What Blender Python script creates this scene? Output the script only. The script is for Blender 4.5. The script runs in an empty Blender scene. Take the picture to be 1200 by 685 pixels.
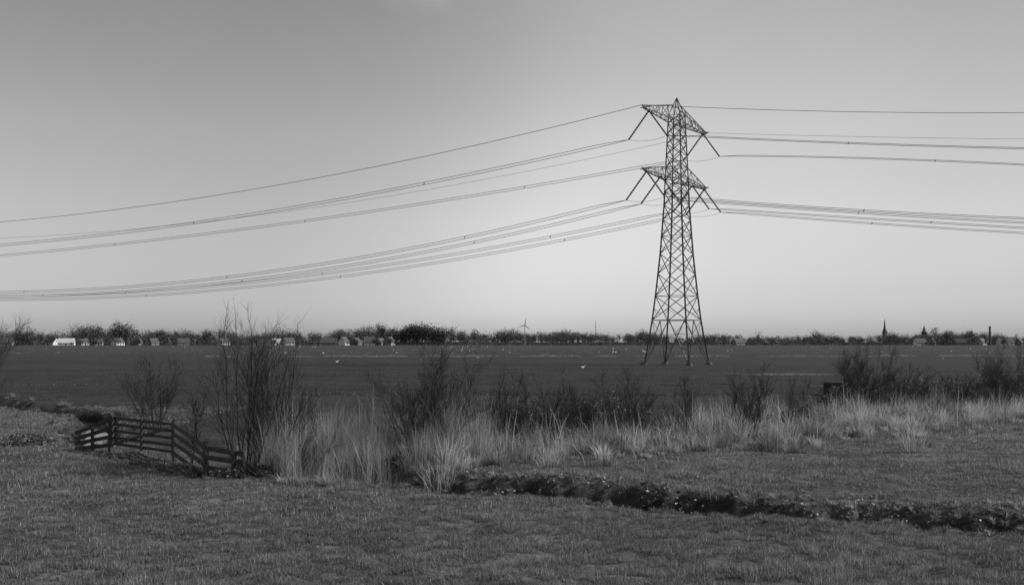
import bpy, math, random
import numpy as np
from mathutils import Vector, Matrix
random.seed(3); rng=np.random.default_rng(7)
S=bpy.context.scene
F=1167.0; HZ=400.0; CH=4.0
def gp(px,py):            # ground position seen at a photo pixel (z=0)
    Y=F*CH/(py-HZ); return ((px-600)/F*Y, Y)
# ---------------------------------------------------------------- noise
def _hash(ix,iy,s):
    n=(ix*374761393+iy*668265263+s*974711)&0xffffffff
    n=((n^(n>>13))*1274126177)&0xffffffff
    return ((n^(n>>16))&0xffff)/65535.0
def vnoise(x,y,s=0):
    x=np.asarray(x,float); y=np.asarray(y,float)
    ix=np.floor(x).astype(np.int64); iy=np.floor(y).astype(np.int64)
    fx=x-ix; fy=y-iy; fx=fx*fx*(3-2*fx); fy=fy*fy*(3-2*fy)
    a=_hash(ix,iy,s); b=_hash(ix+1,iy,s); c=_hash(ix,iy+1,s); d=_hash(ix+1,iy+1,s)
    return (a*(1-fx)+b*fx)*(1-fy)+(c*(1-fx)+d*fx)*fy
def fbm(x,y,s=0,o=4):
    v=0;a=.5;t=0
    for i in range(o):
        v=v+a*vnoise(x*2**i+i*17.3,y*2**i-i*9.1,s+i); t+=a; a*=.5
    return v/t
def sstep(a,b,x):
    t=np.clip((x-a)/(b-a),0,1); return t*t*(3-2*t)
# ---------------------------------------------------------------- layout
DA=np.array([(-6.5,31.6),(-4.7,30.2),(-1.4,28.2),(2.2,26.5),(5.0,24.9),(7.9,23.4),(11.3,22.2),(18,19.5),(30,15)])
DB=np.array([(-8.2,31.5),(-5.0,33.2),(-1.5,36.2),(3,38.8),(8.3,41.2),(15,46.8),(27.3,55.6),(50,72),(95,102)])
DC=np.array([(-75,104),(-34,66),(-23,55),(-18.5,44.5),(-16.8,39)])
def pdist(x,y,P):
    best=np.full(np.shape(x),1e9)
    for a,b in zip(P[:-1],P[1:]):
        ab=b-a; t=np.clip(((x-a[0])*ab[0]+(y-a[1])*ab[1])/(ab@ab),0,1)
        best=np.minimum(best,np.hypot(x-a[0]-t*ab[0],y-a[1]-t*ab[1]))
    return best
def height(x,y):
    x=np.asarray(x,float); y=np.asarray(y,float)
    near=1-sstep(55,110,y)
    h=(fbm(x/7,y/7,1,3)-.5)*.35*near+(fbm(x/1.3,y/1.3,5,3)-.5)*.20*(1-sstep(30,60,y))
    h=h+(fbm(x/.35,y/.35,9,2)-.5)*.09*(1-sstep(25,45,y))
    wob=(fbm(x/1.5,y/1.5,11,3)-.5)*1.0
    dA=pdist(x,y,DA)+wob*.6; dB=pdist(x,y,DB)+wob; dC=pdist(x,y,DC)+wob
    rough=(fbm(x/.35,y/.35,21,4)-.5)
    h=h-1.0*(1-sstep(.5,1.9,dA))+.6*rough*np.exp(-((dA-1.2)/.8)**2)
    h=h-.9*(1-sstep(.5,2.2,dB))+.2*rough*np.exp(-((dB-1.6)/1.)**2)
    h=h-.75*(1-sstep(.3,1.5,dC))+.15*rough*np.exp(-((dC-1.4)/.8)**2)
    return h
# ---------------------------------------------------------------- materials
def newmat(name):
    m=bpy.data.materials.new(name); m.use_nodes=True
    return m,m.node_tree,m.node_tree.nodes['Principled BSDF']
def N(nt,t,**k):
    n=nt.nodes.new(t)
    for a,b in k.items(): setattr(n,a,b)
    return n
def plain(name,g,rough=.8,nscale=3.0,var=.35,metal=0,bump=0.0):
    m,nt,b=newmat(name)
    tc=N(nt,'ShaderNodeTexCoord'); no=N(nt,'ShaderNodeTexNoise'); no.inputs['Scale'].default_value=nscale; no.inputs['Detail'].default_value=6
    mr=N(nt,'ShaderNodeMapRange'); mr.inputs[1].default_value=.3; mr.inputs[2].default_value=.7
    mr.inputs[3].default_value=g*(1-var); mr.inputs[4].default_value=g*(1+var)
    nt.links.new(tc.outputs['Object'],no.inputs['Vector']); nt.links.new(no.outputs['Fac'],mr.inputs[0])
    nt.links.new(mr.outputs[0],b.inputs['Base Color'])
    b.inputs['Roughness'].default_value=rough; b.inputs['Metallic'].default_value=metal
    b.inputs['Specular IOR Level'].default_value=.3
    if bump:
        bp=N(nt,'ShaderNodeBump'); bp.inputs['Strength'].default_value=bump; bp.inputs['Distance'].default_value=.02
        nt.links.new(no.outputs['Fac'],bp.inputs['Height']); nt.links.new(bp.outputs[0],b.inputs['Normal'])
    return m
def shademat(name,trans=.35,rough=.7):
    """vegetation: per-leaf albedo from 'shade' attribute, diffuse + translucent"""
    m=bpy.data.materials.new(name); m.use_nodes=True; nt=m.node_tree; nt.nodes.clear()
    at=N(nt,'ShaderNodeAttribute',attribute_name='shade'); d=N(nt,'ShaderNodeBsdfDiffuse'); t=N(nt,'ShaderNodeBsdfTranslucent')
    g=N(nt,'ShaderNodeBsdfGlossy'); g.inputs['Roughness'].default_value=.5; g.inputs['Color'].default_value=(.5,.5,.5,1)
    mx=N(nt,'ShaderNodeMixShader'); mx.inputs[0].default_value=trans
    m2=N(nt,'ShaderNodeMixShader'); m2.inputs[0].default_value=.03
    o=N(nt,'ShaderNodeOutputMaterial')
    L=nt.links.new
    L(at.outputs['Fac'],d.inputs[0]); L(at.outputs['Fac'],t.inputs[0]); L(d.outputs[0],mx.inputs[1]); L(t.outputs[0],mx.inputs[2])
    L(mx.outputs[0],m2.inputs[1]); L(g.outputs[0],m2.inputs[2]); L(m2.outputs[0],o.inputs[0])
    return m
M_grass=shademat('grass_blades',.4); M_reed=shademat('dry_reed',.4); M_leaf=shademat('bramble_leaf',.25); M_far=shademat('distant_foliage',.15)
M_bark=plain('bark',.045,.85,25,.5); M_wood=plain('weathered_wood',.045,.85,9,.5,bump=.5)
M_steel=plain('galvanised_steel',.07,.6,2,.3,.2); M_ins=plain('insulator_glass',.04,.3,5,.2); M_wire=plain('aluminium_conductor',.05,.6,1,.2,.3)
M_white=plain('white_render',.5,.7,.6,.1); M_cream=plain('grey_render',.3,.7,.6,.15); M_brick=plain('brick',.16,.85,1.5,.25); M_roofd=plain('dark_roof_tile',.07,.8,2,.3); M_roofl=plain('light_roof_sheet',.45,.6,.8,.15)
M_glass=plain('window_glass',.03,.2,2,.2); M_stone=plain('dark_stone',.07,.85,1,.3); M_bird=plain('white_feather',.8,.8,5,.08); M_grey=plain('grey_paint',.2,.6,2,.1)
# ---------------------------------------------------------------- mesh helpers
def mesh_np(name,verts,loops,starts,mat,shade=None,smooth=False):
    me=bpy.data.meshes.new(name); nv=len(verts)
    me.vertices.add(nv); me.vertices.foreach_set('co',np.ascontiguousarray(verts,dtype=np.float32).ravel())
    me.loops.add(len(loops)); me.loops.foreach_set('vertex_index',np.asarray(loops,dtype=np.int32))
    me.polygons.add(len(starts)); me.polygons.foreach_set('loop_start',np.asarray(starts,dtype=np.int32))
    me.update(calc_edges=True)
    if shade is not None:
        a=me.attributes.new('shade','FLOAT','POINT'); a.data.foreach_set('value',np.ascontiguousarray(shade,dtype=np.float32))
    me.polygons.foreach_set('use_smooth',np.full(len(starts),smooth,dtype=bool))
    me.materials.append(mat)
    ob=bpy.data.objects.new(name,me); S.collection.objects.link(ob); return ob
def blades(name,bx,by,bz,H,W,shade,mat,lean=.3,seg=2,leanaz=None,lnv=None):
    n=len(bx); az=rng.uniform(0,2*np.pi,n) if leanaz is None else leanaz+rng.normal(0,.5,n)
    ln=(np.abs(rng.normal(0,lean,n)) if lnv is None else lnv)*H; fa=rng.uniform(0,2*np.pi,n)
    wx=np.cos(fa)*W*.5; wy=np.sin(fa)*W*.5
    V=[];
    for k in range(seg):
        t=k/seg; cx=bx+np.cos(az)*ln*t*t; cy=by+np.sin(az)*ln*t*t; cz=bz+H*t*(1-.35*t*np.minimum(ln/H,1.5)); w=(1-.6*t)
        V.append(np.stack([cx-wx*w,cy-wy*w,cz],1)); V.append(np.stack([cx+wx*w,cy+wy*w,cz],1))
    V.append(np.stack([bx+np.cos(az)*ln,by+np.sin(az)*ln,bz+H*(1-.35*np.minimum(ln/H,1.5))],1))
    m=2*seg+1; verts=np.stack(V,1).reshape(-1,3); b=np.arange(n)[:,None]*m
    fl=[]; sizes=[]
    for k in range(seg-1):
        fl+= [2*k,2*k+1,2*k+3,2*k+2]; sizes.append(4)
    fl+=[2*seg-2,2*seg-1,2*seg]; sizes.append(3)
    loops=(b+np.array(fl)[None]).ravel()
    st=np.cumsum([0]+sizes[:-1]); starts=(np.arange(n)[:,None]*len(fl)+st[None]).ravel()
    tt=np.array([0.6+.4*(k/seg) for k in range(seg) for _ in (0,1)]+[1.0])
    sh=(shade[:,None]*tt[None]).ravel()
    return mesh_np(name,verts,loops,starts,mat,sh)
def leaves(name,C,size,shade,mat,flat=0.0):
    n=len(C); a=rng.normal(size=(n,3)); a/=np.linalg.norm(a,axis=1)[:,None]
    b=rng.normal(size=(n,3)); b[:,2]*=(1-flat); b-=a*(a*b).sum(1)[:,None]; b/=np.linalg.norm(b,axis=1)[:,None]
    s=size[:,None]
    v=np.stack([C-a*s*.6,C+b*s*.35-a*s*.05,C+a*s*.6,C-b*s*.35+a*s*.05],1).reshape(-1,3)
    return mesh_np(name,v,np.arange(4*n),np.arange(n)*4,mat,np.repeat(shade,4))
def tubes(name,P0,P1,R0,R1,mat,sides=3,shade=None):
    P0=np.asarray(P0,float);P1=np.asarray(P1,float);R0=np.asarray(R0,float);R1=np.asarray(R1,float)
    n=len(P0); d=P1-P0; d/=np.maximum(np.linalg.norm(d,axis=1),1e-9)[:,None]
    up=np.where(np.abs(d[:,2:3])>.9,np.array([[1.,0,0]]),np.array([[0,0,1.]]))
    u=np.cross(d,up); u/=np.linalg.norm(u,axis=1)[:,None]; w=np.cross(d,u)
    V=[]
    for P,R in((P0,R0),(P1,R1)):
        for k in range(sides):
            a=2*np.pi*k/sides+(np.pi/4 if sides==4 else 0); V.append(P+R[:,None]*(np.cos(a)*u+np.sin(a)*w))
    verts=np.stack(V,1).reshape(-1,3); b=np.arange(n)[:,None]*2*sides; fl=[]
    for k in range(sides):
        k2=(k+1)%sides; fl+=[k,k2,sides+k2,sides+k]
    loops=(b+np.array(fl)[None]).ravel(); starts=np.arange(n*sides)*4
    return mesh_np(name,verts,loops,starts,mat,shade)
def box(name,c,s,mat,rz=0,parent=None,bev=0):
    x,y,z=[v/2 for v in s]
    v=[(-x,-y,-z),(x,-y,-z),(x,y,-z),(-x,y,-z),(-x,-y,z),(x,-y,z),(x,y,z),(-x,y,z)]
    f=[(0,3,2,1),(4,5,6,7),(0,1,5,4),(1,2,6,5),(2,3,7,6),(3,0,4,7)]
    me=bpy.data.meshes.new(name); me.from_pydata(v,[],f); me.materials.append(mat)
    o=bpy.data.objects.new(name,me); S.collection.objects.link(o); o.location=c; o.rotation_euler[2]=rz
    if bev:
        b=o.modifiers.new('b','BEVEL'); b.width=bev; b.segments=2
    if parent: o.parent=parent
    return o
def pyobj(name,v,f,mat,parent=None):
    me=bpy.data.meshes.new(name); me.from_pydata(v,[],f); me.update(); me.materials.append(mat)
    o=bpy.data.objects.new(name,me); S.collection.objects.link(o)
    if parent: o.parent=parent
    return o
def empty(name,loc=(0,0,0),rz=0):
    e=bpy.data.objects.new(name,None); S.collection.objects.link(e); e.location=loc; e.rotation_euler[2]=rz; e.empty_display_size=.5; return e
# ---------------------------------------------------------------- terrain
def axis(dense0,dense1,step,far,g=1.12,neg=None):
    a=list(np.arange(dense0,dense1,step)); s=step; v=a[-1]
    while v<far: s*=g; v+=s; a.append(v)
    return a
xs=axis(0,32,.15,9000,1.13); xs=np.array([-v for v in xs[:0:-1]]+xs)
ys=np.array([-400,-200,-100,-50,-25,-12,-5,0,4,8,11,13]+axis(14.5,62,.12,9000,1.05))
X,Y=np.meshgrid(xs,ys); Z=height(X,Y)
def yb_(x): return np.interp(x,[-75,-34,-23,-16,-8.2,-1.5,8.3,27,95,400],[104,66,55,38,31.5,36.2,41.2,55.6,102,300])
def albedo(x,y):
    dA=pdist(x,y,DA);dB=pdist(x,y,DB);dC=pdist(x,y,DC)
    n=fbm(x/2.5,y/2.5,31,4); n2=fbm(x/.6,y/.6,41,3)
    g=.088*(.6+.8*n)*(.7+.6*n2)
    mid=sstep(0,3,y-yb_(x))
    streak=fbm(x/90,y/4.0,51,4)
    far=np.clip((y-60)/500,0,1)
    gm=(.036+.018*far)*(.75+.5*streak)*(.75+.5*fbm(x/6,y/3.,55,3))
    g=g*(1-mid)+gm*mid
    dk=np.maximum(np.maximum((1-sstep(.9,1.8,dA))*(.65+.35*sstep(.62,.42,n2)),1-sstep(1.2,2.4,dB)),1-sstep(.8,1.5,dC))
    return g*(1-dk)+.022*dk
A=albedo(X,Y)
ny,nx=X.shape; idx=np.arange(ny*nx).reshape(ny,nx)
loops=np.stack([idx[:-1,:-1],idx[:-1,1:],idx[1:,1:],idx[1:,:-1]],-1).reshape(-1)
m,nt,b=newmat('ground_soil_grass')
at=N(nt,'ShaderNodeAttribute',attribute_name='shade'); geo=N(nt,'ShaderNodeNewGeometry')
n1=N(nt,'ShaderNodeTexNoise'); n1.inputs['Scale'].default_value=6; n1.inputs['Detail'].default_value=8; n1.inputs['Roughness'].default_value=.7
mp=N(nt,'ShaderNodeMapping'); mp.inputs['Scale'].default_value=(.25,1,1)
n2=N(nt,'ShaderNodeTexNoise'); n2.inputs['Scale'].default_value=1.2; n2.inputs['Detail'].default_value=8
r1=N(nt,'ShaderNodeMapRange'); r1.inputs[1].default_value=.3;r1.inputs[2].default_value=.7;r1.inputs[3].default_value=.45;r1.inputs[4].default_value=1.55
r2=N(nt,'ShaderNodeMapRange'); r2.inputs[1].default_value=.3;r2.inputs[2].default_value=.7;r2.inputs[3].default_value=.55;r2.inputs[4].default_value=1.45
m1=N(nt,'ShaderNodeMath',operation='MULTIPLY');m2=N(nt,'ShaderNodeMath',operation='MULTIPLY')
L=nt.links.new
L(geo.outputs['Position'],n1.inputs['Vector']);L(geo.outputs['Position'],mp.inputs[0]);L(mp.outputs[0],n2.inputs['Vector'])
L(n1.outputs['Fac'],r1.inputs[0]);L(n2.outputs['Fac'],r2.inputs[0]);L(r1.outputs[0],m1.inputs[0]);L(r2.outputs[0],m1.inputs[1])
L(m1.outputs[0],m2.inputs[0]);L(at.outputs['Fac'],m2.inputs[1]);L(m2.outputs[0],b.inputs['Base Color'])
bp=N(nt,'ShaderNodeBump');bp.inputs['Strength'].default_value=.9;bp.inputs['Distance'].default_value=.08
L(n1.outputs['Fac'],bp.inputs['Height']);L(bp.outputs[0],b.inputs['Normal'])
b.inputs['Roughness'].default_value=.95; b.inputs['Specular IOR Level'].default_value=.05
mesh_np('ground',np.stack([X,Y,Z],-1).reshape(-1,3),loops,np.arange((ny-1)*(nx-1))*4,m,A.ravel(),True)
# water ribbons
mw,nt,b=newmat('ditch_water_surface'); b.inputs['Base Color'].default_value=(.02,.02,.02,1); b.inputs['Roughness'].default_value=.08
def ribbon(name,P,w,z):
    v=[];f=[]
    for i,p in enumerate(P):
        a=P[max(i-1,0)];c=P[min(i+1,len(P)-1)];t=(c-a)/np.linalg.norm(c-a);nn=np.array([-t[1],t[0]])
        v+=[(*(p-nn*w),z),(*(p+nn*w),z)]
        if i: f.append((2*i-2,2*i-1,2*i+1,2*i))
    pyobj(name,v,f,mw)
ribbon('ditch_water',DA,1.0,-.84); ribbon('ditch_water',DB,1.2,-.74); ribbon('ditch_water',DC,.8,-.62)
# ---------------------------------------------------------------- grass
def sample_view(n,y0,y1,margin=1.5):
    y=np.sqrt(rng.uniform(y0**2,y1**2,n)); x=rng.uniform(-1,1,n)*(y*.53+margin); return x,y
def yback(x): return np.interp(x,[-75,-34,-23,-16,-8.2,-1.5,8.3,27,95],[104,66,55,40,31.5,36.2,41.2,55.6,102])
BX=[];BY=[];BH=[];BW=[];BS=[]
for n,y0,y1,w,hh in((430000,15,23,.010,.085),(340000,23,33,.015,.08),(260000,33,62,.026,.08)):
    x,y=sample_view(n,y0,y1)
    cl=fbm(x/.33,y/.33,61,3); big=fbm(x/3,y/3,65,3)
    dA=pdist(x,y,DA);dB=pdist(x,y,DB);dC=pdist(x,y,DC)
    keep=(rng.random(n)<sstep(.34,.54,cl)*.88+.16)&(dA>1.5)&(dB>1.5)&(dC>1.0)&(y<yback(x)+(x<-16)*25)
    x,y,cl,big=x[keep],y[keep],cl[keep],big[keep]
    H=hh*(.3+1.8*cl**1.5+.5*(big>.62))*rng.uniform(.6,1.5,len(x))
    sh=.20*(.08+1.1*cl+.6*big)*np.exp(rng.normal(-.15,.62,len(x)))
    BX.append(x);BY.append(y);BH.append(H);BW.append(np.full(len(x),w)*rng.uniform(.6,1.4,len(x)));BS.append(sh)
x=np.concatenate(BX);y=np.concatenate(BY)
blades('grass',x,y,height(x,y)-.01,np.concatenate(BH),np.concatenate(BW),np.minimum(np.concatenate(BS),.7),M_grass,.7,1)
# ---------------------------------------------------------------- along-ditch sampling
def along(P,n,spread,s0=0,s1=1,off=0):
    seg=np.linalg.norm(np.diff(P,axis=0),axis=1); cum=np.concatenate([[0],np.cumsum(seg)]); T=cum[-1]
    s=rng.uniform(s0*T,s1*T,n); i=np.clip(np.searchsorted(cum,s)-1,0,len(seg)-1); t=(s-cum[i])/seg[i]
    a=P[i];d=(P[i+1]-a)/seg[i][:,None]; p=a+d*(t*seg[i])[:,None]; nn=np.stack([-d[:,1],d[:,0]],1)
    o=rng.normal(0,1,n)*spread+off; p=p+nn*o[:,None]; return p[:,0],p[:,1],o,s
def tussocks(name,P,nt_,per,spread,off,h0,h1,base,s0=0,s1=1,w=.016,rad=.18,lean=(.15,.9),seg=3,mat=None,thr=0,seed=201):
    cx,cy,o,s=along(P,nt_,spread,s0,s1,off); c=fbm(cx/2.2,cy/2.2,seed,3)
    k=(c>thr)&(np.abs(cx)<cy*.56+2); cx,cy,c=cx[k],cy[k],c[k]; n=len(cx)
    hT=(h0+(h1-h0)*rng.random(n)**1.3)*(.6+.8*c); bT=base*rng.uniform(.3,1.5,n)
    i=np.repeat(np.arange(n),per); m_=len(i)
    a=rng.uniform(0,2*np.pi,m_); r=rad*hT[i]*np.sqrt(rng.random(m_))
    x=cx[i]+r*np.cos(a); y=cy[i]+r*np.sin(a)
    H=hT[i]*rng.uniform(.5,1.12,m_); ln=rng.uniform(lean[0],lean[1],m_)*(.3+.9*r/(rad*hT[i]))
    return blades(name,x,y,height(x,y)-.03,H,w*rng.uniform(.6,1.5,m_),np.minimum(bT[i]*rng.uniform(.5,1.5,m_),.78),mat or M_reed,.3,seg,a,ln)
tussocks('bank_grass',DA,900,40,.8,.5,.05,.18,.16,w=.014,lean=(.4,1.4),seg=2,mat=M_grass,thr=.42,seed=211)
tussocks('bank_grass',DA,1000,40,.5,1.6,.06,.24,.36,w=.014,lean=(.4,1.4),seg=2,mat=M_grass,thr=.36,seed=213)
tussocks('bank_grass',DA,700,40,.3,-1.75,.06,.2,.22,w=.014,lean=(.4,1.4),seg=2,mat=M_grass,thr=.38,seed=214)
x,y,o,s=along(DA,14000,.8,off=1.0); cl=fbm(x/.4,y/.4,75,3); k=cl>.44; x,y,cl=x[k],y[k],cl[k]
C=np.stack([x,y,height(x,y)+rng.uniform(0,.05,len(x))*cl*1.5],1)
leaves('bank_weeds',C,rng.uniform(.03,.10,len(x)),np.minimum(.2*np.exp(rng.normal(-.3,.9,len(x))),.75),M_leaf)
def reed(name,P,n,spread,off,hmin,hmax,base,seed,s0=0,s1=1,w=.02,thr=.0,seg=3,lean=.18):
    x,y,o,s=along(P,n,spread,s0,s1,off)
    c=fbm(x/1.6,y/1.6,seed,3); c2=fbm(x/.4,y/.4,seed+5,2); k=(c>thr)&(np.abs(x)<y*.56+2); x,y,c,c2=x[k],y[k],c[k],c2[k]
    H=(hmin+(hmax-hmin)*sstep(.3,.7,c))*rng.uniform(.35,1.15,len(x))*(.55+.9*c2)
    sh=np.minimum(base*rng.uniform(.4,1.4,len(x))*np.clip(-.3+2.6*c2,.2,2),.75)
    return blades(name,x,y,height(x,y)-.03,H,w*rng.uniform(.6,1.5,len(x)),sh,M_reed,lean,seg)
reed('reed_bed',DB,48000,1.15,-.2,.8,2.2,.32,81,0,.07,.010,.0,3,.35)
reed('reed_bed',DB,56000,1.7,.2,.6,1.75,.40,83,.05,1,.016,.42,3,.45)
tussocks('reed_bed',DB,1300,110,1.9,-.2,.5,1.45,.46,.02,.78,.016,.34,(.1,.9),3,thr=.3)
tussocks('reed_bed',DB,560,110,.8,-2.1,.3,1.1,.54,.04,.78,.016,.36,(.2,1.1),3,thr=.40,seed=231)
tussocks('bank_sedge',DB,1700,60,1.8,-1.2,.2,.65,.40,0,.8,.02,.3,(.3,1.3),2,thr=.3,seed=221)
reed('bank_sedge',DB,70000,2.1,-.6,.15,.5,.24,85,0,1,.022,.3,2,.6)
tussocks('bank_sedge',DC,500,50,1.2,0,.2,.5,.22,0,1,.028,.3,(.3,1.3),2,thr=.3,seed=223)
# brambles
def bramble(cx,cy,rx,ry,h,n,base=.07,seed=0):
    a=rng.uniform(0,2*np.pi,n); r=np.sqrt(rng.random(n)); x=cx+rx*r*np.cos(a); y=cy+ry*r*np.sin(a)
    hh=h*np.sqrt(np.clip(1-r*r,0,1))*(.3+1.3*fbm(x/.5,y/.5,91+seed,3)); z=height(x,y)+hh*rng.beta(2.2,1.1,n)
    nz=fbm(x/.25+z*3,y/.25,95,2)
    leaves('bramble_bush',np.stack([x,y,z],1),rng.uniform(.03,.10,n),np.minimum(base*np.exp(rng.normal(0,.85,n))*(.3+1.4*nz),.65),M_leaf)
    m=n//12; a=rng.uniform(0,2*np.pi,m); P0=[];P1=[]
    for i in range(m):
        x0=cx+rx*.8*math.cos(a[i])*random.random(); y0=cy+ry*.8*math.sin(a[i])*random.random(); z0=float(height(x0,y0))
        p=np.array([x0,y0,z0]); d=np.array([random.gauss(0,.5),random.gauss(0,.5),1.2])
        for k in range(4):
            q=p+d/np.linalg.norm(d)*h*.36; P0.append(p);P1.append(q);p=q;d=d+np.array([0,0,-.5])+np.random.normal(0,.25,3)
    return P0,P1,np.full(len(P0),.005)
np.random.seed(5)
canes=[[],[],[]]
for i,(px,py,w,h,base) in enumerate([(430,556,1.6,.4,.10),(480,534,1.5,.9,.10),(530,524,1.6,.9,.15),(575,520,1.8,1.2,.17),(620,512,2.0,1.4,.14),(690,508,2.0,1.6,.14),(735,510,1.8,1.1,.18),(780,512,1.6,.9,.16),(830,512,1.9,1.0,.17),(915,506,2.2,1.1,.17),(960,498,2.0,1.1,.14),(1005,484,2.4,1.5,.15),(1060,480,2.8,1.5,.15),(1120,478,2.8,1.5,.14),(1180,472,3.2,1.8,.14),(285,556,1.2,.5,.09),(95,520,1.2,.5,.07),(30,518,2.2,.3,.10),(340,552,1.2,.7,.15),(390,548,1.2,.8,.15),
   (462,545,.9,.6,.05),(515,536,.9,.6,.06),(600,528,1.0,.7,.07),(660,524,1.0,.8,.08),(765,522,1.1,.7,.08),(860,517,1.2,.8,.08),(945,510,1.2,.8,.08),(1035,500,1.5,.9,.08),(1100,495,1.5,.9,.09)]):
    gx,gy=gp(px,py); a,bb,c=bramble(gx,gy,w,w*.55,h,int(4600*w*h**.5),base,i); canes[0]+=a;canes[1]+=bb;canes[2]+=list(c)
tubes('bramble_canes',canes[0],canes[1],canes[2],np.array(canes[2])*.7,M_bark)
# ---------------------------------------------------------------- shrubs
def shrub(name,px,by,ty,wpx,stems=9,nb=11,nt_=6,leaf=.0,upright=.8,seed=0,xy=None,H=None,Wd=None,tr=.0062):
    r=random.Random(seed); 
    gx,gy=gp(px,by) if xy is None else xy
    gz=float(height(gx,gy))-.05
    if H is None: H=CH+(HZ-ty)*gy/F-gz; Wd=wpx*gy/F
    P0=[];P1=[];R0=[];R1=[];tips=[]
    def branch(p,d,Ln,rad,lev,nseg):
        pts=[p.copy()]; seg=Ln/nseg
        for k in range(nseg):
            d=d+Vector((r.gauss(0,.09),r.gauss(0,.09),r.gauss(.04,.05))); d.normalize()
            q=p+d*seg; ra=rad*(1-k/nseg*.75); rb=rad*(1-(k+1)/nseg*.75)
            P0.append(tuple(p));P1.append(tuple(q));R0.append(ra);R1.append(rb)
            p=q; pts.append((p.copy(),d.copy(),rb))
        if lev>=1: tips.append(tuple(p))
        if lev<2:
            cnt=nb if lev==0 else nt_
            for c in range(cnt):
                t=r.uniform(.25 if lev==0 else .1,1); i=min(int(t*nseg)+1,nseg); q,dd,rr=pts[i] 
                qq=q-dd*seg*r.random()
                side=Vector((r.gauss(0,1),r.gauss(0,1),r.gauss(0,.35))); side=(side-dd*side.dot(dd)).normalized()
                nd=(dd*r.uniform(.7,1.3)*upright+side*r.uniform(.45,.8)+Vector((0,0,.25))).normalized()
                branch(qq,nd,(H*.27*(1.25-t*.7) if lev==0 else H*.11)*r.uniform(.5,1.25),max(rr*.5,tr*(1.3 if lev==0 else 1)),lev+1,4 if lev==0 else 2)
    for sI in range(stems):
        a=r.uniform(0,6.283); k=r.random()**.6
        d=Vector((math.cos(a)*k*Wd*.5,math.sin(a)*k*Wd*.5,H*1.0)); Ln=d.length*r.uniform(.62,1.0)*(1.0-.12*k)
        branch(Vector((gx+math.cos(a)*.15*k*Wd*.6,gy+math.sin(a)*.15*k*Wd*.6,gz)),(d.normalized()+Vector((math.cos(a)*.08,math.sin(a)*.08,0))).normalized(),Ln,.0056*H*r.uniform(.7,1.2),0,9)
    e=empty(name,(gx,gy,gz))
    o=tubes('branches',np.array(P0)-np.array([gx,gy,gz]),np.array(P1)-np.array([gx,gy,gz]),R0,R1,M_bark); o.parent=e
    if leaf>0:
        T=np.array(tips); k=rng.random(len(T))<leaf; T=T[k]; T=np.repeat(T,3,0)+rng.normal(0,.06,(len(T)*3,3))
        o=leaves('leaves',T-np.array([gx,gy,gz]),rng.uniform(.015,.04,len(T)),.06*rng.uniform(.4,2,len(T)),M_leaf); o.parent=e
shrub('alder_shrub',288,552,360,130,19,15,7,.1,.9,1,tr=.0055)
shrub('alder_shrub',495,536,398,130,22,16,12,.5,.7,2,tr=.0055)
shrub('alder_shrub',182,505,416,90,14,12,9,.3,.8,3)
shrub('willow_shrub',592,526,430,50,11,12,8,.2,.95,4)
shrub('willow_shrub',655,520,432,50,11,12,9,.2,.9,5)
shrub('willow_shrub',737,518,426,55,12,12,8,.3,.9,6)
shrub('willow_shrub',800,512,438,40,9,10,7,.2,.9,7)
shrub('willow_shrub',877,518,420,60,12,12,8,.3,.95,8)
shrub('alder_shrub',1010,484,402,100,18,14,11,.6,.8,9)
shrub('alder_shrub',1062,484,424,60,11,12,8,.3,.8,10)
shrub('alder_shrub',1183,484,404,80,16,14,10,.6,.8,11)
shrub('willow_shrub',1120,482,436,50,10,10,7,.3,.8,12)
shrub('willow_shrub',548,528,444,35,8,10,6,.3,.8,14)
shrub('willow_shrub',345,552,455,50,7,9,6,.2,.9,15)
shrub('willow_shrub',225,545,450,35,6,8,5,.2,.9,16)
shrub('willow_shrub',695,514,450,40,8,10,6,.2,.9,17)
shrub('willow_shrub',940,498,440,40,8,10,6,.2,.9,18)
shrub('willow_shrub',1090,484,436,40,8,10,6,.2,.9,19)
shrub('willow_shrub',1150,482,430,40,8,10,6,.2,.9,20)
shrub('hawthorn_tree',0,0,0,0,13,14,10,.8,.6,13,xy=(-25.2,46),H=6.0,Wd=5.6)
# ---------------------------------------------------------------- fence + gate
def beam(name,a,b,w,t,parent,mat=M_wood):
    a=Vector(a);b=Vector(b);d=b-a;L_=d.length
    o=box(name,(a+b)/2,(L_,t,w),mat,0,parent,.008); o.rotation_euler=(0,-math.asin(d.z/L_),math.atan2(d.y,d.x)); return o
fe=empty('wooden_fence'); ga=empty('wooden_field_gate')
p1=(-14.5,36);p2=(-11.3,33.4);p3=(-9.5,30.9);p4=(-8.35,29.9)
def zz(p): return float(height(*p))
def post(p,h,parent,lean=0,w=.15):
    o=box('post',(p[0],p[1],zz(p)+h/2-.15),(w,w,h+.3),M_wood,random.uniform(0,1),parent,.015); o.rotation_euler[0]=lean
for p,h in((p1,1.4),(p2,1.45),(p3,1.35),(p4,1.15)): post(p,h,fe,random.uniform(-.05,.05))
for i,zr in enumerate((.3,.52,.76,1.0,1.22)):
    a=(p1[0]+.12,p1[1]-.06,zz(p1)+zr);b=(p2[0]-.12,p2[1]+.14,zz(p2)+zr+.02); beam('gate_rail',a,b,.11,.035,ga)
for t in(.03,.5,.97):
    q=(p1[0]+(p2[0]-p1[0])*t,p1[1]+(p2[1]-p1[1])*t-.05); z0=zz(p1)*(1-t)+zz(p2)*t
    box('gate_stile',(q[0],q[1]+.0,z0+.76),(.09,.045,1.12),M_wood,math.atan2(p2[1]-p1[1],p2[0]-p1[0]),ga,.006)
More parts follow.
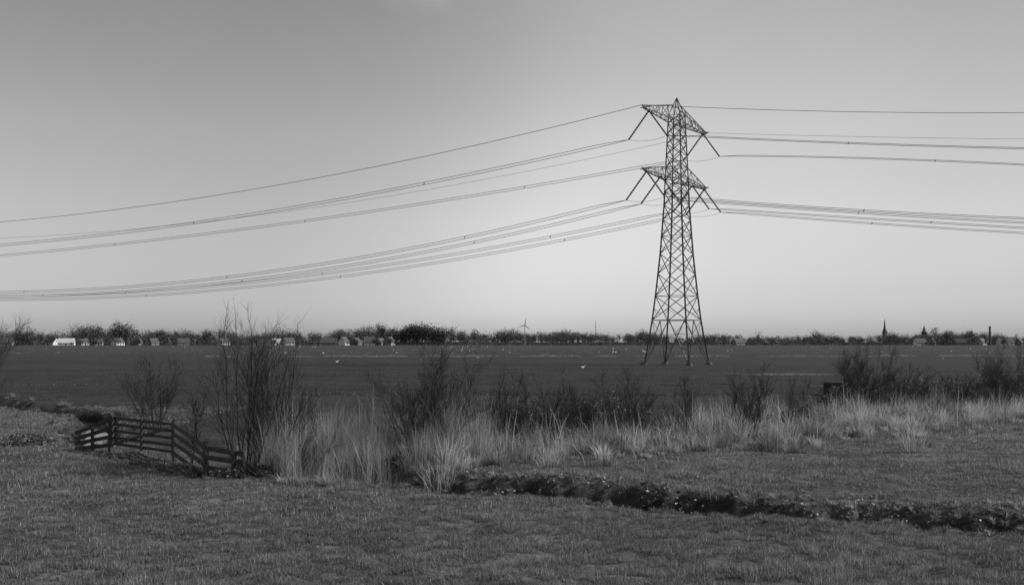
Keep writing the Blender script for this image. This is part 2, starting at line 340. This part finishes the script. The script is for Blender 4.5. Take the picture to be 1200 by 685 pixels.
beam('gate_brace',(p1[0]+.2,p1[1]-.2,zz(p1)+.3),(p2[0]-.3,p2[1]+.18,zz(p2)+1.1),.08,.03,ga)
for zr in(.3,.62,.92,1.2):
    beam('rail',(p2[0],p2[1]-.08,zz(p2)+zr+random.uniform(-.03,.03)),(p3[0],p3[1]-.08,zz(p3)+zr-.02+random.uniform(-.03,.03)),.16,.04,fe)
    beam('rail',(p3[0]+.02,p3[1]-.12,zz(p3)+zr-.06),(p4[0]+.35,p4[1]-.2,zz(p4)+zr-.12+random.uniform(-.04,.04)),.15,.04,fe)
for zr in(.25,.55,.85,1.18):
    beam('rail',(p1[0]+.05,p1[1]-.09,zz(p1)+zr),(p1[0]-1.25,p1[1]-.1,zz(p1)+zr*.6-.05),.14,.04,fe)
o=box('post',(p1[0]-.6,p1[1]-.15,zz(p1)+.35),(.1,.1,1.1),M_wood,0,fe,.01)
# ---------------------------------------------------------------- feed box by the far ditch
fx,fy=gp(978,478); fb=empty('wooden_feed_box',(fx,fy,float(height(fx,fy))+.5),.3)
M_dark=plain('tarred_wood',.012,.8,8,.3)
for i in range(5): box('plank',(0,-.4,.28+i*.17),(1.0,.03,.16),M_dark,0,fb,.005); box('plank',(0,.4,.28+i*.17),(1.0,.03,.16),M_dark,0,fb,.005); box('side_plank',(.5,0,.28+i*.17),(.03,.76,.16),M_dark,0,fb,.005); box('side_plank',(-.5,0,.28+i*.17),(.03,.76,.16),M_dark,0,fb,.005)
for sx in(-.44,.44):
    for sy in(-.34,.34): box('leg',(sx,sy,.2),(.08,.08,1.7),M_dark,0,fb,.005)
box('lid',(0,0,1.09),(1.12,.95,.04),M_dark,0,fb,.01)
# ---------------------------------------------------------------- pylon
TC=np.array([(793-600)/F*173,173.0]); ang=math.radians(56)
U=np.array([math.cos(ang),math.sin(ang)]);Vv=np.array([math.sin(ang),-math.cos(ang)])
def T(u,v,z): p=TC+U*u+Vv*v; return (p[0],p[1],z)
prof_z=[0,7.7,11.4,18.8,27.7,31.9,41.8,43.2]; prof_a=[4.15,3.15,2.78,2.15,1.62,1.5,1.12,1.05]
def aw(z): return float(np.interp(z,prof_z,prof_a))
B=[]
def bar(p,q,r): B.append((p,q,r))
cs=[(1,1),(1,-1),(-1,-1),(-1,1)]
lv=[0,7.7,11.9,15.7,19.2,22.3,25.1,27.7,29.9,31.9,34.2,36.3,38.2,40.0,41.8,43.2]
for i in range(len(lv)-1):
    z0,z1=lv[i],lv[i+1];a0,a1=aw(z0),aw(z1)
    for k in range(4):
        c=cs[k];d=cs[(k+1)%4]
        bar(T(c[0]*a0,c[1]*a0,z0),T(c[0]*a1,c[1]*a1,z1),.17 if z0<28 else .13)
        A0=np.array(T(c[0]*a0,c[1]*a0,z0));A1=np.array(T(c[0]*a1,c[1]*a1,z1));D0=np.array(T(d[0]*a0,d[1]*a0,z0));D1=np.array(T(d[0]*a1,d[1]*a1,z1))
        if i==0:
            mid=(A1+D1)/2; bar(A0,mid,.09);bar(D0,mid,.09);bar(A1,D1,.08)
            for t in(.35,.68):
                q=A0+(mid-A0)*t; bar(q,A0+(A1-A0)*t,.05); bar(q,A0+(A1-A0)*min(t+.32,1),.05)
                q=D0+(mid-D0)*t; bar(q,D0+(D1-D0)*t,.05); bar(q,D0+(D1-D0)*min(t+.32,1),.05)
        else:
            bar(A0,D1,.08);bar(D0,A1,.08)
            if i in(1,4,7,9,14) : bar(A1,D1,.06)
            if i<6:
                mid=(A0+A1+D0+D1)/4; bar((A0+A1)/2,mid+(A0-mid)*.5,.04); bar((D0+D1)/2,mid+(D0-mid)*.5,.04)
pk=T(0,0,46.3)
for c in cs: bar(T(c[0]*aw(43.2),c[1]*aw(43.2),43.2),pk,.10)
AL=12.6
def arm(zb,zt,sgn,L_):
    a=aw(zb); at_=aw(zt) if zt<43.2 else .45
    tip=np.array(T(sgn*L_,0,zb+.25)); n=7
    lo=[[np.array(T(sgn*(a+(L_-a)*t),v*a*(1-t)+v*.12*t,zb+.1*t)) for t in np.linspace(0,1,n)] for v in(-1,1)]
    up=[[np.array(T(sgn*(at_+(L_-at_)*t),v*at_*(1-t)+v*.08*t,zt+(zb+.45-zt)*t)) for t in np.linspace(0,1,n)] for v in(-1,1)]
    for s in(0,1):
        for j in range(n-1):
            bar(lo[s][j],lo[s][j+1],.11);bar(up[s][j],up[s][j+1],.09)
            if j%2==0: bar(lo[s][j],up[s][j+1],.05)
            else: bar(up[s][j],lo[s][j+1],.05)
            if j<4: bar(lo[s][j+1],up[s][j+1],.045)
    for j in range(n-1):
        bar(lo[0][j],lo[1][j+1],.05)
        bar(lo[0][j],lo[1][j],.05)
    bar(np.array(T(sgn*(L_-.5),-.9,zb+.35)),np.array(T(sgn*(L_-.5),.9,zb+.35)),.09)
    bar(tip,np.array(T(sgn*(L_+.7),0,zb+.4)),.12)
for sg in(-1,1):
    arm(42.0,45.0,sg,AL); arm(31.9,34.2,sg,AL)
py=empty('electricity_pylon',(TC[0],TC[1],0)); off=np.array([TC[0],TC[1],0])
P0=np.array([b_[0] for b_ in B])-off;P1=np.array([b_[1] for b_ in B])-off;R=np.array([b_[2] for b_ in B])
o=tubes('steel_lattice',P0,P1,R,R,M_steel,4);o.parent=py
for c in cs:
    q=T(c[0]*4.2,c[1]*4.2,.1); o=box('foundation',(q[0]-TC[0],q[1]-TC[1],.05),(.9,.9,.5),M_stone,ang,py,.05)
dL=np.array([-.95,.31,0]);dR=np.array([.95,-.31,0])
def insul(p,q):
    p=np.array(p);q=np.array(q);n=26;a=[p+(q-p)*i/n for i in range(n+1)]
    r=[.18 if i%2 else .09 for i in range(n+1)]
    return a[:-1],a[1:],r[:-1],r[1:]
I=[[],[],[],[]]
W0=[];W1=[];WR=[]
def wireseg(pts,r):
    for a,b in zip(pts[:-1],pts[1:]): W0.append(a);W1.append(b);WR.append(r)
SP=[[],[]]
def span(p,d,sx,z_at,r,bundle,length):
    """wire from p in plan dir d; two intermediate heights fix the sag parabola"""
    eq=[]
    for (px,py_) in z_at:
        k=(px-600)/F; t=(k*p[1]-p[0])/(d[0]-k*d[1]); Yy=p[1]+d[1]*t; eq.append((t,CH+(HZ-py_)*Yy/F-p[2]))
    (t1,h1),(t2,h2)=eq
    bq=(h1/t1-h2/t2)/(t1-t2); aq=h1/t1-bq*t1
    ts=np.linspace(0,length,70)
    side=np.array([-d[1],d[0],0])
    for s in bundle:
        pts=[np.array([p[0]+d[0]*t,p[1]+d[1]*t,p[2]+aq*t+bq*t*t])+side*s[0]*min(t/4,1)+np.array([0,0,s[1]*min(t/4,1)]) for t in ts]
        wireseg(pts,r)
    if len(bundle)>1:
        for t in np.arange(22+random.random()*15,length,48):
            c=np.array([p[0]+d[0]*t,p[1]+d[1]*t,p[2]+aq*t+bq*t*t]); SP[0].append(c+np.array([-.1,0,-.05]));SP[1].append(c+np.array([.1,0,.35]))
def hang(u,z,hl=3.4,dl=4.6,hr=3.0,dr=4.3):
    res=[]
    for dd,hh,dv in((dL,hl,dl),(dR,hr,dr)):
        a=np.array(T(u,0,z));e=a+dd*hh-np.array([0,0,dv])
        for L_,vv in zip(I,insul(a,e)): L_.extend(vv)
        res.append(e)
    a,b_=res; pts=[a+(b_-a)*t+np.array([0,0,-.5*4*t*(1-t)]) for t in np.linspace(0,1,14)]
    wireseg(pts,.03)
    return res
bd=[(-.3,0),(.3,0.3)]
l,r_=hang(-AL*.86,42); span(l,dL,-1,[(390,236),(0,288)],.048,bd,190); span(r_,dR,1,[(1000,169),(1200,175)],.045,bd,110)
l,r_=hang(AL*.9,42);   span(l,dL,-1,[(390,255),(0,300)],.048,bd,230); span(r_,dR,1,[(1000,186),(1200,194)],.045,bd,120)
l,r_=hang(-AL*.93,31.9);span(l,dL,-1,[(390,308),(0,343)],.048,bd,190); span(r_,dR,1,[(1000,247),(1200,257)],.045,bd,110)
l,r_=hang(-AL*.5,31.9); span(l,dL,-1,[(390,315),(0,347)],.048,bd,200); span(r_,dR,1,[(1000,250),(1200,262)],.045,bd,110)
l,r_=hang(AL*.52,31.9);span(l,dL,-1,[(390,320),(0,349)],.048,bd,215); span(r_,dR,1,[(1000,256),(1200,268)],.045,bd,115)
l,r_=hang(AL*.95,31.9);span(l,dL,-1,[(390,326),(0,352)],.048,bd,230); span(r_,dR,1,[(1000,261),(1200,274)],.045,bd,120)
tl=np.array(T(-AL-.6,0,42.5));tr=np.array(T(AL+.6,0,42.5))
span(tl,dL,-1,[(390,205),(0,260)],.05,[(0,0)],190);span(tl,dR,1,[(1000,131),(1200,132)],.045,[(0,0)],110)
span(tr,dL,-1,[(390,240),(0,279)],.03,[(0,0)],230);span(tr,dR,1,[(1000,160),(1200,163)],.03,[(0,0)],120)
o=tubes('insulator_strings',np.array(I[0])-off,np.array(I[1])-off,I[2],I[3],M_ins,6);o.parent=py
pw=empty('power_lines')
o=tubes('conductors',W0,W1,WR,WR,M_wire,4);o.parent=pw
o=tubes('spacers',SP[0],SP[1],np.full(len(SP[0]),.06),np.full(len(SP[0]),.06),M_ins,5);o.parent=pw
# ---------------------------------------------------------------- distant trees
C=[];Sz=[];Sh=[];K0=[];K1=[];KR=[];KR1=[];
def fartree(x,y,h,w,dens,shade,upr=1.0):
    n=int(dens); z0=h*.03
    u=rng.normal(size=(n,3));u/=np.linalg.norm(u,axis=1)[:,None];rr=rng.random(n)**.5
    nl=8; lc=rng.normal(0,.45,(nl,3)); li=rng.integers(0,nl,n)
    q=(u*rr[:,None]*.55+lc[li]*.65)
    P=np.stack([x+q[:,0]*w*.55,y+q[:,1]*w*.55,z0+(h-z0)*.5+q[:,2]*(h-z0)*.5],1)
    P=P[(P[:,2]>.2)&(P[:,2]<h*1.04)]; n=len(P)
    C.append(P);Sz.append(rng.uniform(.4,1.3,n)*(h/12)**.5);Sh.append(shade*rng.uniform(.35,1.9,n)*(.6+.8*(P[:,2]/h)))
    K0.append((x,y,0));K1.append((x,y,h*.6));KR.append(.02*h);KR1.append(.01*h)
    for i in range(8):
        a=random.uniform(0,6.28);s=random.uniform(.2,.55)
        K0.append((x,y,h*s));K1.append((x+math.cos(a)*w*.4,y+math.sin(a)*w*.3,h*(s+.42)));KR.append(.009*h);KR1.append(.003*h)
prof=[(0,384,392),(60,386,393),(140,379,390),(175,387,393),(230,384,392),(300,388,394),(370,384,392),(430,382,390),(465,379,386),(490,377,384),(515,380,388),(560,386,391),(650,386,390),(760,388,392),(840,390,396),(900,391,395),(960,390,396),(1040,389,395),(1100,386,393),(1150,388,394),(1200,391,395)]
pxs=[p[0] for p in prof];hi=[p[1] for p in prof];lo_=[p[2] for p in prof]
for i in range(1500):
    px=random.uniform(-120,1320);d=random.uniform(1130,1500)
    cl=float(fbm(px/26.,0.3,301,3))
    if random.random()>.2+1.0*cl: continue
    t_=random.random(); a_,b_=np.interp(px,pxs,hi),np.interp(px,pxs,lo_)+3
    big=random.random()<(.10 if px<560 else .05)
    top=a_+(b_-a_)*(1-(1-t_)*cl*1.5)-big*random.uniform(2,6)-2
    h=CH+(HZ-top)*d/F
    asp=random.choice([.35,.6,.8,1.0,1.3,1.7]) if not big else random.uniform(.6,.95)
    fartree((px-600)/F*d,d,h,h*asp*random.uniform(.8,1.2),(120+h*7)*random.uniform(.5,1.2)*asp**.5,(.06 if px<700 else .07)*(.6+.8*random.random()))
for px,top in((142,372),(147,376),(20,383),(464,377),(470,379),(475,376),(480,378),(484,375),(489,377),(493,376),(498,379),(503,378),(508,380),(514,379),(520,382),(366,383),(1110,386),(1135,387),(240,383),(34,386)):
    d=1115;h=CH+(HZ-top)*d/F; fartree((px-600)/F*d,d,h,h*.95,700,.055)
# farmyard trees and bushes standing in front of the buildings
for i in range(46):
    px=random.choice([random.uniform(40,270),random.uniform(290,470),random.uniform(1070,1200)]);d=random.uniform(1025,1042)
    h=random.uniform(3.5,10); fartree((px-600)/F*d,d,h,h*random.uniform(.6,1.1),130+h*14,.055)
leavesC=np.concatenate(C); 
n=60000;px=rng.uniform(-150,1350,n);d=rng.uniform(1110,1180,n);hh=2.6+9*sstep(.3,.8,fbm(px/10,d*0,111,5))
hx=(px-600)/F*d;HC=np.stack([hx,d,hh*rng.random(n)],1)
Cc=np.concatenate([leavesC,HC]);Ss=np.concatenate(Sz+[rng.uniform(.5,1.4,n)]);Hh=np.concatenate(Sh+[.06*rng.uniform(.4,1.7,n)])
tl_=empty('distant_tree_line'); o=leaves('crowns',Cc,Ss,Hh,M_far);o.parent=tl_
o=tubes('trunks',K0,K1,KR,KR1,M_bark,3);o.parent=tl_
def strip(yc,x0,x1,n,h,sh,thr):
    x=rng.uniform(x0,x1,n);y=yc+rng.normal(0,.5,n)+x*.02;c=fbm(x/5,y*0,int(yc),5);k=rng.random(n)<sstep(thr,thr+.2,c);x,y,c=x[k],y[k],c[k]
    return x,y,h*c*rng.uniform(.4,1.4,len(x)),sh*rng.uniform(.4,1.5,len(x))
Q=[strip(262,-80,190,12000,.8,.34,.33),strip(330,-200,230,9000,.8,.22,.4),strip(430,-260,300,9000,.9,.22,.4),strip(118,18,64,7000,.4,.28,.38),strip(600,-350,400,9000,1.1,.2,.45),strip(92,-50,50,5000,.22,.12,.42),strip(75,-40,40,5000,.18,.10,.42)]
x,y,h_,s_=[np.concatenate([q[i] for q in Q]) for i in range(4)]
blades('field_ditch_reeds',x,y,height(x,y),h_,np.full(len(x),.13),s_,M_reed,.5,1)
n=190000; y=np.exp(rng.uniform(np.log(38),np.log(150),n)); x=rng.uniform(-1,1,n)*(y*.53+2); c=fbm(x/2.5,y/1.5,131,3)
k=(y>yback(x)+2.5)&(rng.random(n)<sstep(.35,.7,c)); x,y,c=x[k],y[k],c[k]
blades('field_stubble',x,y,height(x,y)-.01,rng.uniform(.04,.12,len(x)),.0007*y,.06*rng.uniform(.4,2.2,len(x)),M_grass,.7,1)
# ---------------------------------------------------------------- buildings
def house(px,d,w,dp,hw,hr,rz,wall,roof,name='brick_house',win=3,chim=True):
    e=empty(name,((px-600)/F*d,d,0),rz)
    box('walls',(0,0,hw/2),(w,dp,hw),wall,0,e)
    x,y=w/2,dp/2; ov=.4
    v=[(-x,-y,hw),(-x,y,hw),(-x,0,hw+hr),(x,-y,hw),(x,y,hw),(x,0,hw+hr)]
    pyobj('gables',v,[(0,1,2),(3,5,4)],wall,e)
    k=hr/y*ov; xo=x+ov
    for sgn in(-1,1):
        v=[(-xo,sgn*(y+ov),hw-k),(xo,sgn*(y+ov),hw-k),(xo,0,hw+hr+.02),(-xo,0,hw+hr+.02)]
        v+= [(a,b_,c+.22) for a,b_,c in v]
        pyobj('roof',v,[(0,1,2,3),(4,7,6,5),(0,4,5,1),(1,5,6,2),(2,6,7,3),(3,7,4,0)],roof,e)
    for i in range(win):
        xx=-x+w*(i+.5)/win
        if i==win//2: box('door',(xx,-y-.03,1.1),(1.1,.06,2.2),M_glass,0,e)
        else:
            box('window_frame',(xx,-y-.02,hw*.55),(1.7,.05,1.5),M_white,0,e); box('window',(xx,-y-.06,hw*.55),(1.4,.05,1.2),M_glass,0,e)
    for sgn in(-1,1): box('gable_window',(sgn*(x+.03),0,hw+hr*.3),(.06,1.1,1.3),M_glass,0,e)
    if chim: box('chimney',(w*.28,0,hw+hr+.3),(.8,.8,1.6),M_brick,0,e)
for a in [(78,1060,16,9,2.8,4.6,.25,M_white,M_roofl),(62,1070,12,9,2.8,5,-.5,M_white,M_roofd),(98,1075,9,8,3,4,.9,M_cream,M_roofd),(138,1070,12,8,3,4.4,1.2,M_white,M_roofd),(160,1080,10,8,3,5,-.2,M_brick,M_roofd),(8,1060,12,9,3,5,.3,M_brick,M_roofd),(116,1080,8,7,3,4,.3,M_cream,M_roofd),(180,1085,9,7,3,4.4,.9,M_brick,M_roofd),
          (215,1090,12,8,3,4.5,.4,M_brick,M_roofd),(262,1080,11,8,3,4.5,1.0,M_cream,M_roofd),(310,1050,22,9,2.6,3.4,.1,M_white,M_roofd),(324,1062,9,7,3,4,.5,M_white,M_roofl),(338,1060,11,8,3,5,.7,M_cream,M_roofd),
          (403,1080,11,8,4,5,1.3,M_white,M_roofd),(418,1095,9,8,3.4,4.5,1.2,M_brick,M_roofd),(433,1086,12,8,4,5.5,.2,M_cream,M_roofd),(446,1092,9,8,3.2,4.4,1.1,M_brick,M_roofd),(457,1094,8,8,4,5,1.1,M_cream,M_roofd),(385,1080,14,9,3,5,.1,M_brick,M_roofd),
          (865,1095,12,8,3,4.2,.5,M_brick,M_roofd),(1078,1095,12,8,3,4.5,.2,M_white,M_roofd),(1092,1090,9,8,3,4,1.1,M_brick,M_roofd),(1128,1100,16,9,3,4.5,-.2,M_brick,M_roofd),(1150,1095,12,8,3,4.5,.8,M_cream,M_roofd),(1178,1090,16,9,3,4.5,.1,M_white,M_roofd),(1194,1100,10,8,3,4.5,.9,M_brick,M_roofd)]:
    house(*a)
def ring(n,r,z,cx=0,cy=0,rot=0): return [(cx+r*math.cos(2*math.pi*i/n+rot),cy+r*math.sin(2*math.pi*i/n+rot),z) for i in range(n)]
def lathe(name,prof,n,mat,parent,cx=0,cy=0,rot=0):
    v=[];f=[]
    for r,z in prof: v+=ring(n,r,z,cx,cy,rot)
    for j in range(len(prof)-1):
        for i in range(n): f.append((j*n+i,j*n+(i+1)%n,(j+1)*n+(i+1)%n,(j+1)*n+i))
    f.append(tuple(range((len(prof)-1)*n,len(prof)*n))); return pyobj(name,v,f,mat,parent)
d=1400;ch=empty('church',((1038-600)/F*d,d,0),.4)
zt=CH+(HZ-373)*d/F
box('nave',(11,0,4.5),(20,9,9),M_stone,0,ch)
pyobj('nave_roof',[(1,-5.1,8.6),(21.5,-5.1,8.6),(21.5,0,13),(1,0,13),(1,5.1,8.6),(21.5,5.1,8.6)],[(0,1,2,3),(3,2,5,4),(0,3,4),(1,5,2)],M_roofd,ch)
box('tower',(-2,0,9.4),(4.6,4.6,18.8),M_stone,0,ch)
lathe('spire',[(3.1,18.8),(2.5,20),(1.3,25),(.25,zt)],8,M_roofd,ch,-2,0,math.pi/8)
for sx in(-1,1): box('belfry_window',(-2+sx*1.1,-2.35,15.5),(1,.1,3),M_glass,0,ch)
for i in range(4): box('nave_window',(5+i*4.5,-4.55,5),(1.5,.1,5),M_glass,0,ch)
ct=empty('church_tower',((1083-600)/F*d,d,0),.2); 
box('tower',(0,0,8.5),(5.4,5.4,17),M_stone,0,ct);lathe('cap',[(4.0,17.02),(2.8,18.5),(1.9,20),(1.7,22),(.2,26.5)],8,M_roofd,ct,0,0,math.pi/8)
for sx in(-1,1): box('belfry_window',(sx*1.3,-2.75,14),(1.1,.1,2.8),M_glass,0,ct)
d=1020;cy_=empty('factory_chimney',((1160-600)/F*d,d,0)); hz_=CH+(HZ-382)*d/F
lathe('stack',[(1.25,0),(.95,hz_-1),(1.1,hz_-.9),(1.1,hz_-.1),(.75,hz_)],14,M_stone,cy_)
d=1100;wt=empty('wind_turbine',((615-600)/F*d,d,0)); hz_=CH+(HZ-381)*d/F
lathe('tower',[(.55,0),(.3,hz_)],12,M_grey,wt); box('nacelle',(0,.5,hz_+.3),(.9,2.6,.9),M_grey,0,wt,.2)
for k in range(3):
    a=math.radians(80+120*k); dx,dz=math.cos(a),math.sin(a); Lb=7.5
    v=[]
    for r,w in((.3,.3),(1.5,.5),(4,.36),(Lb,.12)):
        for s1 in(-1,1):
            for s2 in(-1,1): v.append((dx*r-dz*w*s1,-1.25+s2*w*.25,hz_+.3+dz*r+dx*w*s1))
    f=[]
    for j in range(3):
        b0=j*4;b1=b0+4
        for p,q in((0,1),(1,3),(3,2),(2,0)): f.append((b0+p,b0+q,b1+q,b1+p))
    f+=[(12,13,15,14)]
    pyobj('blade',v,f,M_grey,wt)
lathe('hub',[(.5,hz_-.2),(.6,hz_+.3),(.3,hz_+.8)],10,M_grey,wt,0,-1.25)
d=1200;mp_=empty('lattice_mast',((698-600)/F*d,d,0)); hz_=CH+(HZ-376)*d/F
P0=[];P1=[];zs=np.linspace(0,hz_,14)
for a,b_ in zip(zs[:-1],zs[1:]):
    wa=.5*(1-a/hz_)+.2;wb=.5*(1-b_/hz_)+.2
    q=[(1,1),(1,-1),(-1,-1),(-1,1)]
    for k in range(4):
        c=q[k];e=q[(k+1)%4];P0+=[(c[0]*wa,c[1]*wa,a)]*2;P1+=[(c[0]*wb,c[1]*wb,b_),(e[0]*wb,e[1]*wb,b_)]
o=tubes('mast_lattice',P0,P1,np.full(len(P0),.08),np.full(len(P0),.08),M_steel,3);o.parent=mp_
# ---------------------------------------------------------------- geese flock (one object)
def goose_template():
    v=[];f=[]
    def tube(path,rad,n=6):
        b0=len(v)
        for (p,r) in zip(path,rad):
            for i in range(n):
                a=2*math.pi*i/n; v.append((p[0],p[1]+r*math.cos(a),p[2]+r*math.sin(a)))
        for j in range(len(path)-1):
            for i in range(n): f.append((b0+j*n+i,b0+j*n+(i+1)%n,b0+(j+1)*n+(i+1)%n,b0+(j+1)*n+i))
    tube([(-.45,0,.42),(-.3,0,.38),(-.05,0,.36),(.2,0,.38),(.33,0,.45)],[.02,.12,.17,.14,.05])
    tube([(.25,0,.42),(.36,0,.58),(.40,0,.72),(.42,0,.8),(.5,0,.8),(.58,0,.77)],[.08,.045,.035,.055,.045,.012])
    for s in(-.07,.07): 
        b0=len(v)
        for z,x in((.3,0),(.15,.02),(0,0)):
            for q in((-.015,-.015),(.015,-.015),(0,.015)): v.append((x+q[0],s+q[1],z))
        for j in range(2):
            for i in range(3): f.append((b0+j*3+i,b0+j*3+(i+1)%3,b0+(j+1)*3+(i+1)%3,b0+(j+1)*3+i))
    return np.array(v),f
gv,gf=goose_template(); GV=[];GF=[];nb=0
def addgoose(x,y,s=1.0):
    global nb
    a=random.uniform(0,6.28);c,sn=math.cos(a),math.sin(a);q=gv*s
    GV.extend([(x+q[i,0]*c-q[i,1]*sn,y+q[i,0]*sn+q[i,1]*c,q[i,2]) for i in range(len(q))])
    GF.extend([tuple(k+nb for k in ff) for ff in gf]); nb+=len(q)
for i in range(70):
    px=random.choice([random.gauss(360,18),random.gauss(480,30),random.gauss(540,40),random.uniform(40,330),random.gauss(735,18),random.uniform(850,1180)])
    yy=406+9*random.random()**1.8; x_,y_=gp(px,yy); addgoose(x_,y_,.85)
for px,yy in((683,432),(560,420),(702,413),(1105,421),(395,425)):
    x_,y_=gp(px,yy); addgoose(x_,y_,.7)
pyobj('flock_of_white_geese',GV,GF,M_bird)
# ---------------------------------------------------------------- light, sky, camera
el=math.radians(34);az=math.radians(88)
sdir=Vector((math.cos(el)*math.sin(az),math.cos(el)*math.cos(az),math.sin(el)))
su=bpy.data.lights.new('sun','SUN');su.energy=5.0;su.angle=math.radians(.5);su.color=(1,1,1)
so=bpy.data.objects.new('sun',su);S.collection.objects.link(so);so.rotation_euler=sdir.to_track_quat('Z','Y').to_euler()
w=bpy.data.worlds.new('World');S.world=w;w.use_nodes=True;nt=w.node_tree;bg=nt.nodes['Background']
sk=N(nt,'ShaderNodeTexSky',sky_type='NISHITA');sk.sun_disc=False;sk.sun_elevation=el;sk.sun_rotation=az;sk.air_density=1.2;sk.dust_density=1.0
sep=N(nt,'ShaderNodeSeparateColor');L=nt.links.new;L(sk.outputs[0],sep.inputs[0])
tc=N(nt,'ShaderNodeTexCoord');nr=N(nt,'ShaderNodeVectorMath',operation='NORMALIZE');L(tc.outputs['Generated'],nr.inputs[0])
sx=N(nt,'ShaderNodeSeparateXYZ');L(nr.outputs[0],sx.inputs[0])
def ramp(src,pts):
    cr=N(nt,'ShaderNodeValToRGB');L(src,cr.inputs[0]);e=cr.color_ramp.elements
    e[0].position=pts[0][0];e[0].color=(pts[0][1],)*3+(1,);e[1].position=pts[-1][0];e[1].color=(pts[-1][1],)*3+(1,)
    for p_,v_ in pts[1:-1]:
        q=e.new(p_);q.color=(v_,v_,v_,1)
    return cr.outputs[0]
def mul(a,b):
    m_=N(nt,'ShaderNodeMath',operation='MULTIPLY');L(a,m_.inputs[0])
    if isinstance(b,float): m_.inputs[1].default_value=b
    else: L(b,m_.inputs[1])
    return m_.outputs[0]
vz=ramp(sx.outputs['Z'],[(0,.39),(.05,.44),(.12,.59),(.2,.68),(.34,.66),(.5,.42),(1,.25)])
out=mul(mul(sep.outputs[0],vz),3.4)
mx_=N(nt,'ShaderNodeMapRange',interpolation_type='SMOOTHSTEP');L(sx.outputs['X'],mx_.inputs[0])
mx_.inputs[1].default_value=.0;mx_.inputs[2].default_value=.6;mx_.inputs[3].default_value=1.0;mx_.inputs[4].default_value=.58
out=mul(out,mx_.outputs[0])
no=N(nt,'ShaderNodeTexNoise');no.inputs['Scale'].default_value=2.4;no.inputs['Detail'].default_value=3;L(nr.outputs[0],no.inputs['Vector'])
nf=N(nt,'ShaderNodeTexNoise');nf.inputs['Scale'].default_value=14;nf.inputs['Detail'].default_value=5;L(nr.outputs[0],nf.inputs['Vector'])
def lobe(dv,a,b,v,wob=0.0):
    dp=N(nt,'ShaderNodeVectorMath',operation='DOT_PRODUCT');L(nr.outputs[0],dp.inputs[0]);dp.inputs[1].default_value=Vector(dv).normalized()
    src=dp.outputs['Value']
    if wob:
        ma=N(nt,'ShaderNodeMath',operation='MULTIPLY_ADD');L(nf.outputs['Fac'],ma.inputs[0]);ma.inputs[1].default_value=wob;L(src,ma.inputs[2]);src=ma.outputs[0]
    mr=N(nt,'ShaderNodeMapRange',interpolation_type='SMOOTHSTEP');L(src,mr.inputs[0]);mr.inputs[1].default_value=a;mr.inputs[2].default_value=b;mr.inputs[3].default_value=1.0;mr.inputs[4].default_value=v
    return mr.outputs[0]
out=mul(out,lobe((-.42,1,.36),.87,1.0,.64))
out=mul(out,lobe((-.085,1,.375),1.0002,1.0018,1.2,.004))
mn=N(nt,'ShaderNodeMapRange');L(no.outputs['Fac'],mn.inputs[0]);mn.inputs[3].default_value=.88;mn.inputs[4].default_value=1.12
out=mul(out,mn.outputs[0])
L(out,bg.inputs['Color']);bg.inputs['Strength'].default_value=.1
cam=bpy.data.cameras.new('camera');co=bpy.data.objects.new('camera',cam);S.collection.objects.link(co);S.camera=co
co.location=(0,0,CH);co.rotation_euler=(math.radians(90),0,0);cam.sensor_width=36;cam.lens=35.01;cam.shift_y=(HZ-342.5)/1200;cam.clip_end=20000;cam.clip_start=.5
S.view_settings.view_transform='Standard';S.view_settings.look='None';S.view_settings.exposure=0
